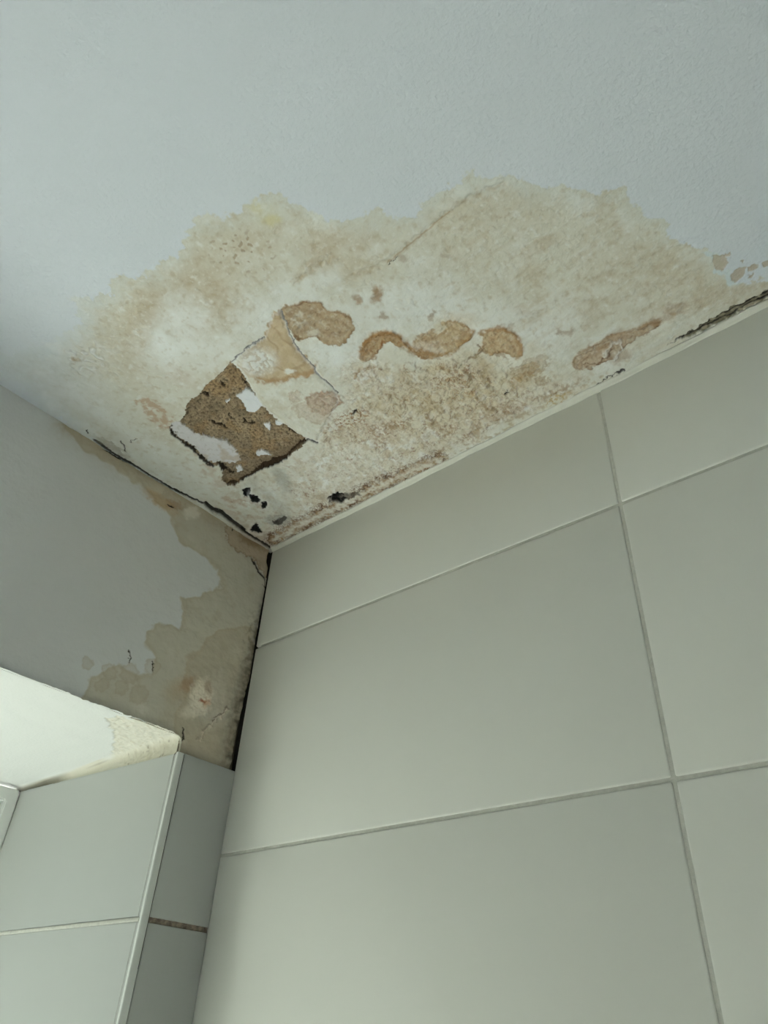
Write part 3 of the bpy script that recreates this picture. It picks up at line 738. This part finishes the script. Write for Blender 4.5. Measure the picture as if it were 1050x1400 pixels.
# ragged gap under the ceiling
w2 = (G.X + 2.5 * n10 + 1.5 * n5, G.Y + 2.5 * n10 + 1.5 * n5)
for pts, wd, dep in (([(128, 601), (145, 614), (160, 624), (178, 633), (198, 646)], 1.5, .004), ([(198, 646), (235, 668), (262, 681), (282, 690)], 1.5, .004),
                     ([(282, 690), (290, 697), (303, 702), (318, 714), (332, 724)], 3.4, .008), ([(284, 698), (294, 703), (302, 706)], 1.2, .003),
                     ([(345, 764), (350, 775), (355, 783), (361, 790)], 1.2, .003), ([(361, 790), (360, 800), (364, 806)], .8, .002), ([(320, 716), (318, 724)], .9, .002),
                     ([(177, 890), (178, 898), (176, 905)], .9, .002), ([(209, 905), (209, 918)], .8, .002), ([(250, 996), (251, 1004), (247, 1012), (247, 1022)], 1.2, .003),
                     ([(230, 690), (238, 694)], .9, .002), ([(367, 800), (358, 850), (352, 885)], 1.2, .003)):
    d = G.line(pts, w2); k = 1 - sst(wd * .5, wd * 1.4, d)
    G.mix(k * .97, wa(22, 20, 16)); G.h += k * dep * .5
d = G.line([(309, 969), (300, 980), (288, 992), (278, 1000), (273, 1012)], wfw)
G.h -= np.exp(-(d / 2.2) ** 2) * 0.0022; G.mix(np.exp(-(d / 1.4) ** 2) * .4, wa(146, 144, 130))
d = G.line([(309, 966), (300, 977), (290, 987)], wfw); G.mix(np.exp(-(d / 1.0) ** 2) * .8, wa(60, 54, 44))
G.h += m1 * (n25 * 0.0010 + n10 * 0.0003) + n60 * 0.0012 * sst(.5, .3, zz)
tile_zone = (P[:, 1] > WIN_Y0 - 0.001) & (P[:, 2] < HC - 0.378)
opening = (P[:, 1] <= WIN_Y0 + 0.0005) & (P[:, 1] >= WIN_Y1 - 1e-6) & (P[:, 2] <= WIN_Z1 + 0.0005) & (P[:, 2] >= WIN_Z0 - 1e-6)
G.h = np.where(tile_zone, 0.003, G.h)
G.h = np.clip(G.h, -0.004, 0.02)
wob = (P[:, 1] < WIN_Y0 + .004) & (np.abs(P[:, 2] - WIN_Z1) < .003)
wall_objs = grid_objects(ysw, zsw, P, G.h, np.array([-1.0, 0, 0]), G.col, [SHL],
                         ['wall_left', 'bare_render_shell'], [M_WALLP, M_WALLP], hole=opening)
wall_left = wall_objs[0]
wall_left['label'] = 'shaded plaster window wall with damp stains, mould and a cracked top edge'
if len(wall_objs) > 1:
    wall_objs[1]['label'] = 'beige shell of bare render at the top corner'

# masonry around the opening (gives the wall its thickness)
def wbox(name, *a, m=M_PAINT, par=None, bev=0):
    return link(name, box_me(name, *a, bev=bev), m, par or wall_left)
wbox('masonry', -0.50, -0.03, WIN_Y0 + 0.012, 0.10, 0, HC + 0.03)
wbox('masonry', -0.50, -0.03, RY - 0.1, WIN_Y1, 0, HC + 0.03)
wbox('masonry', -0.50, -0.03, WIN_Y1, WIN_Y0 + 0.012, HC - 0.33, HC + 0.03)
wbox('masonry', -0.50, -0.03, WIN_Y1, WIN_Y0 + 0.012, 0, WIN_Z0 - 0.03)
wbox('window_reveal', -0.50, -0.006, WIN_Y1 - 0.01, WIN_Y1, WIN_Z0, WIN_Z1)

# soffit of the opening: dense sheet with a rounded arris, then the plaster band down to the tiles
DEPTH = 0.437
us = axis(-0.150, 0.0, 0.0016, [-0.17, -0.2, -0.24, -0.28, -0.32, -0.36, -0.40, -DEPTH - .03])          # x
vs = []                                       # profile parameter across: y along the soffit, then round and down
ysof = axis(-0.30, -0.106, 0.0016, [WIN_Y1, -0.85, -0.7, -0.6, -0.5, -0.4, -0.35])
prof = [(y, WIN_Z1) for y in ysof]
for a in range(1, 9):
    t = a / 8 * math.pi / 2
    prof.append((-0.106 + 0.0105 * math.sin(t), WIN_Z1 - 0.011 * (1 - math.cos(t))))
for k_ in range(1, 13):
    prof.append((-0.0955, WIN_Z1 - 0.011 - 0.0016 * k_))
prof = np.array(prof)
U2, K2 = np.meshgrid(us, np.arange(len(prof)))
yy2 = prof[K2.ravel(), 0]; zz2 = prof[K2.ravel(), 1]; xx2 = U2.ravel()
P = np.stack([xx2, yy2, zz2], 1)
arc = np.concatenate([[0], np.cumsum(np.hypot(np.diff(prof[:, 0]), np.diff(prof[:, 1])))])
Q = Field(P, xx2, arc[K2.ravel()], (0.71, 0.73, 0.72))
pw = Q.warp(6, 14, 3)
band = sst(-0.104, -0.0962, yy2)
pe = Q.poly([(143, 984), (160, 980), (200, 985), (250, 1000), (250, 1040), (30, 1090), (25, 1078), (80, 1062), (152, 1036), (156, 1005)], pw)
pm = 1 - sst(-2, 1, pe)
Q.mix(pm * .8, (0.67, 0.65, 0.56)); Q.mix(pm * sst(0, .5, Q.n(9, 5, 3)) * .5, (0.80, 0.79, 0.72)); Q.mix(pm * sst(.3, .6, Q.n(7, 6, 3)) * .5, (0.56, 0.50, 0.38))
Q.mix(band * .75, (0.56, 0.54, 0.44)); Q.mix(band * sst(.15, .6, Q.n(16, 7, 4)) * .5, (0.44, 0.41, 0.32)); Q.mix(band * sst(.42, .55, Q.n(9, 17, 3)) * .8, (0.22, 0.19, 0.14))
Q.h = pm * (0.0010 + Q.n(8, 8, 4, .6) * 0.0014) + Q.n(60, 9, 2) * 0.0012
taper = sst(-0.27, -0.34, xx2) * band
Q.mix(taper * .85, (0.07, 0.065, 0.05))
Q.h = np.where(band > .5, np.clip(Q.h, -0.0002, 0.0010), Q.h)
# push out along the local normal: up for the soffit, +y for the band
nrm = np.stack([np.zeros(len(P)), band, 1 - band], 1)
Pd = P + nrm * Q.h[:, None]
front = sst(-0.006, 0, xx2)
Pd[:, 2] += front * 0.0015 * Q.n(10, 10, 2); Pd[:, 0] += (xx2 > -1e-6) * -0.0035
so = grid_objects(us, np.arange(len(prof)), Pd, np.zeros(len(P)), np.array([0, 0, 1.0]), Q.col, [], ['window_soffit'], [M_WALLP])[0]
del so['kind']; so.parent = wall_left; so['label'] = 'bright white soffit over the window, peeled beige at its front corner'

# tiles on the window wall beside the opening
TH = 0.008
ZJ = HC - 0.5712
joints = [HC - 0.3765, ZJ, ZJ - 0.300, ZJ - 0.600, ZJ - 0.900, ZJ - 1.2, 0.02]
for i in range(len(joints) - 1):
    t = link('tile', box_me('tile', -TH, 0.0, WIN_Y0 + 0.0105, 0.0005, joints[i + 1] + 0.003, joints[i] - (0.003 if i else 0), bev=0.0012), M_TILE_SHADE, wall_left)
for z in joints[1:-1]:
    link('grout_joint', box_me('grout_joint', -TH, -0.0022, WIN_Y0 + 0.0105, 0, z - 0.004, z + 0.004), M_GRIME, wall_left)

# tiles of the window reveal (face y = WIN_Y0), top edge rising slightly towards the frame
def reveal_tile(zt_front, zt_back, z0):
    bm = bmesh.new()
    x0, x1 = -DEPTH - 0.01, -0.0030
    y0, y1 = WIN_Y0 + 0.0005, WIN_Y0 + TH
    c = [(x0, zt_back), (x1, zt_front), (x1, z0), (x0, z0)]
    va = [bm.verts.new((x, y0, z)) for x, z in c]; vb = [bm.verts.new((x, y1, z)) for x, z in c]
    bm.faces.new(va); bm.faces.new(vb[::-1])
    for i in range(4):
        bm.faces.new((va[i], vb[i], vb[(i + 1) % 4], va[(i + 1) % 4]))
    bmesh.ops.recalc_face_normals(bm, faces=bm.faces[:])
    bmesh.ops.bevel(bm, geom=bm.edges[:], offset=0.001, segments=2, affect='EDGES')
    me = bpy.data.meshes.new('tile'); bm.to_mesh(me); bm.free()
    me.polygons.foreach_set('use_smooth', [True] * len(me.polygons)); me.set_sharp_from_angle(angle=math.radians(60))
    return link('tile', me, M_TILE_SHADE, wall_left)
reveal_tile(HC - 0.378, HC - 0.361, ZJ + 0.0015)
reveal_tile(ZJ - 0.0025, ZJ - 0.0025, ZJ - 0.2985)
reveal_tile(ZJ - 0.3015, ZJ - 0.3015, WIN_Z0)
for z in (ZJ - 0.0005, ZJ - 0.300):
    link('grout_joint', box_me('grout_joint', -DEPTH, -0.0065, WIN_Y0 - 0.0003, WIN_Y0 + TH, z - 0.0022, z + 0.0022, bev=0.0006), M_GROUT, wall_left)
wbox('masonry', -DEPTH - .03, -0.010, WIN_Y0 + 0.0082, WIN_Y0 + 0.013, WIN_Z0, HC - 0.375, m=M_GROUT)

# edge profile on the arris
def edge_profile():
    pr = [(-0.0034, 0.0030), (-0.0034, -0.0006), (-0.0029, -0.0012), (-0.0008, -0.0013), (0.0006, -0.0010), (0.0010, -0.0004),
          (0.0012, 0.0006), (0.0010, 0.0080), (0.0006, 0.0086), (-0.0030, 0.0086)]
    bm = bmesh.new()
    za, zb = WIN_Z0 - 0.002, HC - 0.3775
    n = 24; rings = []
    for k in range(n + 1):
        z = za + (zb - za) * k / n
        rings.append([bm.verts.new((x + random.uniform(-.00008, .00008), WIN_Y0 + y, z)) for x, y in pr])
    for a, b in zip(rings[:-1], rings[1:]):
        for i in range(len(pr)):
            bm.faces.new((a[i], a[(i + 1) % len(pr)], b[(i + 1) % len(pr)], b[i]))
    bm.faces.new(rings[0][::-1]); bm.faces.new(rings[-1])
    bmesh.ops.recalc_face_normals(bm, faces=bm.faces[:])
    me = bpy.data.meshes.new('trim_1'); bm.to_mesh(me); bm.free()
    me.polygons.foreach_set('use_smooth', [True] * len(me.polygons)); me.set_sharp_from_angle(angle=math.radians(40))
    o = link('trim_1', me, M_TRIM, None, 'structure'); o['label'] = 'white plastic tile edge strip down the corner of the window opening'
edge_profile()
link('edge_gap', box_me('edge_gap', -TH, -0.0012, WIN_Y0 + 0.0084, WIN_Y0 + 0.0106, HC - 0.62, HC - 0.378), M_VOID, wall_left)

# ------------------------------------------------------------------ tiled wall (y = 0)
wall_right = link('wall_right', box_me('wall_right', 0.010, RX + 0.1, 0.0014, 0.10, 0, HC + 0.02), M_GROUT, None, 'structure')
wall_right['label'] = 'wall of large pale grey-green tiles with thin grout lines'
link('corner_grime', box_me('corner_grime', -0.035, 0.010, 0.0050, 0.10, HC - 0.376, HC + 0.02), M_VOID, wall_right)
link('grout_joint', box_me('grout_joint', -0.008, 0.010, 0.0012, 0.10, 0, HC - 0.3765), M_GROUT, wall_right)
W = 0.6073; Z1 = HC - 0.1857
colx = [-0.0015, W, 2 * W, 3 * W, RX + .02]
rowz = [HC - 0.0015, Z1] + [Z1 - 0.3 * k for k in range(1, 8)] + [0.0]
g2 = 0.0017
cache = {}
for i in range(len(colx) - 1):
    for j in range(len(rowz) - 1):
        x0, x1 = colx[i] + (g2 if i else 0), colx[i + 1] - g2
        z1, z0 = rowz[j] - (g2 if j else 0), rowz[j + 1] + g2
        key = (round(x1 - x0, 4), round(z1 - z0, 4))
        if key not in cache:
            a, b = key[0] / 2, key[1] / 2
            me = box_me('tile', -a, a, 0, TH, -b, b, bev=0.0021, seg=3); me.materials.append(M_TILE); cache[key] = me
        t = bpy.data.objects.new('tile', cache[key]); COL.objects.link(t); t.parent = wall_right
        t.location = ((x0 + x1) / 2, random.uniform(-.0002, .0002), (z0 + z1) / 2)
        t.rotation_euler = (random.uniform(-.0006, .0006), 0, random.uniform(-.0004, .0004))

# sealant bead between ceiling and tiles
def bead():
    bm = bmesh.new(); rng = random.Random(3); rings = []
    n = 420; L = RX
    ph = [rng.uniform(0, 6) for _ in range(6)]
    for k in range(n + 1):
        x = 0.001 + (L - .002) * k / n
        r = 0.0058 + 0.0009 * math.sin(x * 23 + ph[0]) + 0.0005 * math.sin(x * 71 + ph[1]) + 0.0003 * math.sin(x * 190 + ph[2])
        rw = 0.0064 + 0.0009 * math.sin(x * 17 + ph[3]) + 0.0005 * math.sin(x * 95 + ph[4])
        ring = [(0.002, 0.002), (-r, 0.002), (-r, -0.0006)]
        for a in range(1, 6):
            t = a / 6 * math.pi / 2
            q = 0.80
            ring.append((-r * (1 - math.sin(t) * q) * math.cos(t) ** .35 * 1.0 - .0012, -rw * (1 - math.cos(t) * q) * math.sin(t) ** .35 - .0008))
        ring += [(-0.0008, -rw), (0.002, -rw)]
        rings.append([bm.verts.new((x, y, HC + z)) for y, z in ring])
    m = len(rings[0])
    for a, b in zip(rings[:-1], rings[1:]):
        for i in range(m):
            bm.faces.new((a[i], a[(i + 1) % m], b[(i + 1) % m], b[i]))
    bm.faces.new(rings[0][::-1]); bm.faces.new(rings[-1])
    bmesh.ops.recalc_face_normals(bm, faces=bm.faces[:])
    me = bpy.data.meshes.new('trim_2'); bm.to_mesh(me); bm.free()
    me.polygons.foreach_set('use_smooth', [True] * len(me.polygons))
    o = link('trim_2', me, M_SEAL, None, 'structure'); o['label'] = 'white sealant bead between the stained ceiling and the tiles'
bead()

# ------------------------------------------------------------------ window
win = bpy.data.objects.new('window_1', None); COL.objects.link(win)
win.location = (-DEPTH, (WIN_Y0 + WIN_Y1) / 2, WIN_Z0); win['kind'] = 'structure'
win['label'] = 'white plastic window at the back of the opening, only its top corner in view'
def wpart(name, me, m):
    o = link(name, me, m, win); o.matrix_parent_inverse = Matrix.Translation(win.location).inverted(); return o
XF = -DEPTH
ya, yb, za, zb = WIN_Y1, WIN_Y0, WIN_Z0, WIN_Z1
fw = 0.020
def frame_me(name, y0, y1, z0, z1, w, x0, x1, bev):
    bm = bmesh.new()
    o_ = [(y0, z0), (y1, z0), (y1, z1), (y0, z1)]; i_ = [(y0 + w, z0 + w), (y1 - w, z0 + w), (y1 - w, z1 - w), (y0 + w, z1 - w)]
    A = [bm.verts.new((x1, y, z)) for y, z in o_]; B = [bm.verts.new((x1, y, z)) for y, z in i_]
    C_ = [bm.verts.new((x0, y, z)) for y, z in o_]; D = [bm.verts.new((x0, y, z)) for y, z in i_]
    for k in range(4):
        l = (k + 1) % 4
        bm.faces.new((A[k], A[l], B[l], B[k])); bm.faces.new((C_[l], C_[k], D[k], D[l]))
        bm.faces.new((B[k], B[l], D[l], D[k])); bm.faces.new((A[l], A[k], C_[k], C_[l]))
    bmesh.ops.recalc_face_normals(bm, faces=bm.faces[:])
    bmesh.ops.bevel(bm, geom=bm.edges[:], offset=bev, segments=2, affect='EDGES')
    me = bpy.data.meshes.new(name); bm.to_mesh(me); bm.free(); return me
wpart('window_frame', frame_me('window_frame', ya - .02, yb, za - .02, zb - 0.006, fw, XF - 0.065, XF, 0.002), M_FRAME)
wpart('window_sash', frame_me('window_sash', ya + fw - .024, yb - fw - .002, za + fw - .024, zb - .006 - fw - .002, 0.050, XF - 0.060, XF - 0.012, 0.003), M_FRAME)
wpart('rubber_gasket', frame_me('rubber_gasket', ya + .040, yb - fw - .050, za + .040, zb - .006 - fw - .050, 0.005, XF - 0.045, XF - 0.020, 0.001), M_GASKET)
wpart('window_pane', box_me('window_pane', XF - 0.036, XF - 0.032, ya + .04, yb - .07, za + .04, zb - .075), M_GLASS)
wpart('window_sill', box_me('window_sill', XF - .01, 0.02, WIN_Y1, WIN_Y0, WIN_Z0 - 0.025, WIN_Z0, bev=0.003), M_SILL)

# ------------------------------------------------------------------ rest of the bathroom shell
def shell(name, *a, m=M_PAINT):
    o = link(name, box_me(name, *a), m, None, 'structure'); return o
shell('floor', -0.05, RX + 0.1, RY - 0.1, 0.1, -0.1, 0.0, m=M_FLOOR)
shell('wall_back', RX, RX + 0.1, RY - 0.1, 0.1, 0, HC + 0.03, m=M_DARKW)
shell('wall_front', -0.02, RX + 0.1, RY - 0.1, RY, 0, HC + 0.03)
door = shell('door_1', 0.75, 1.50, RY, RY + 0.02, 0.0, 2.0, m=M_WOOD)
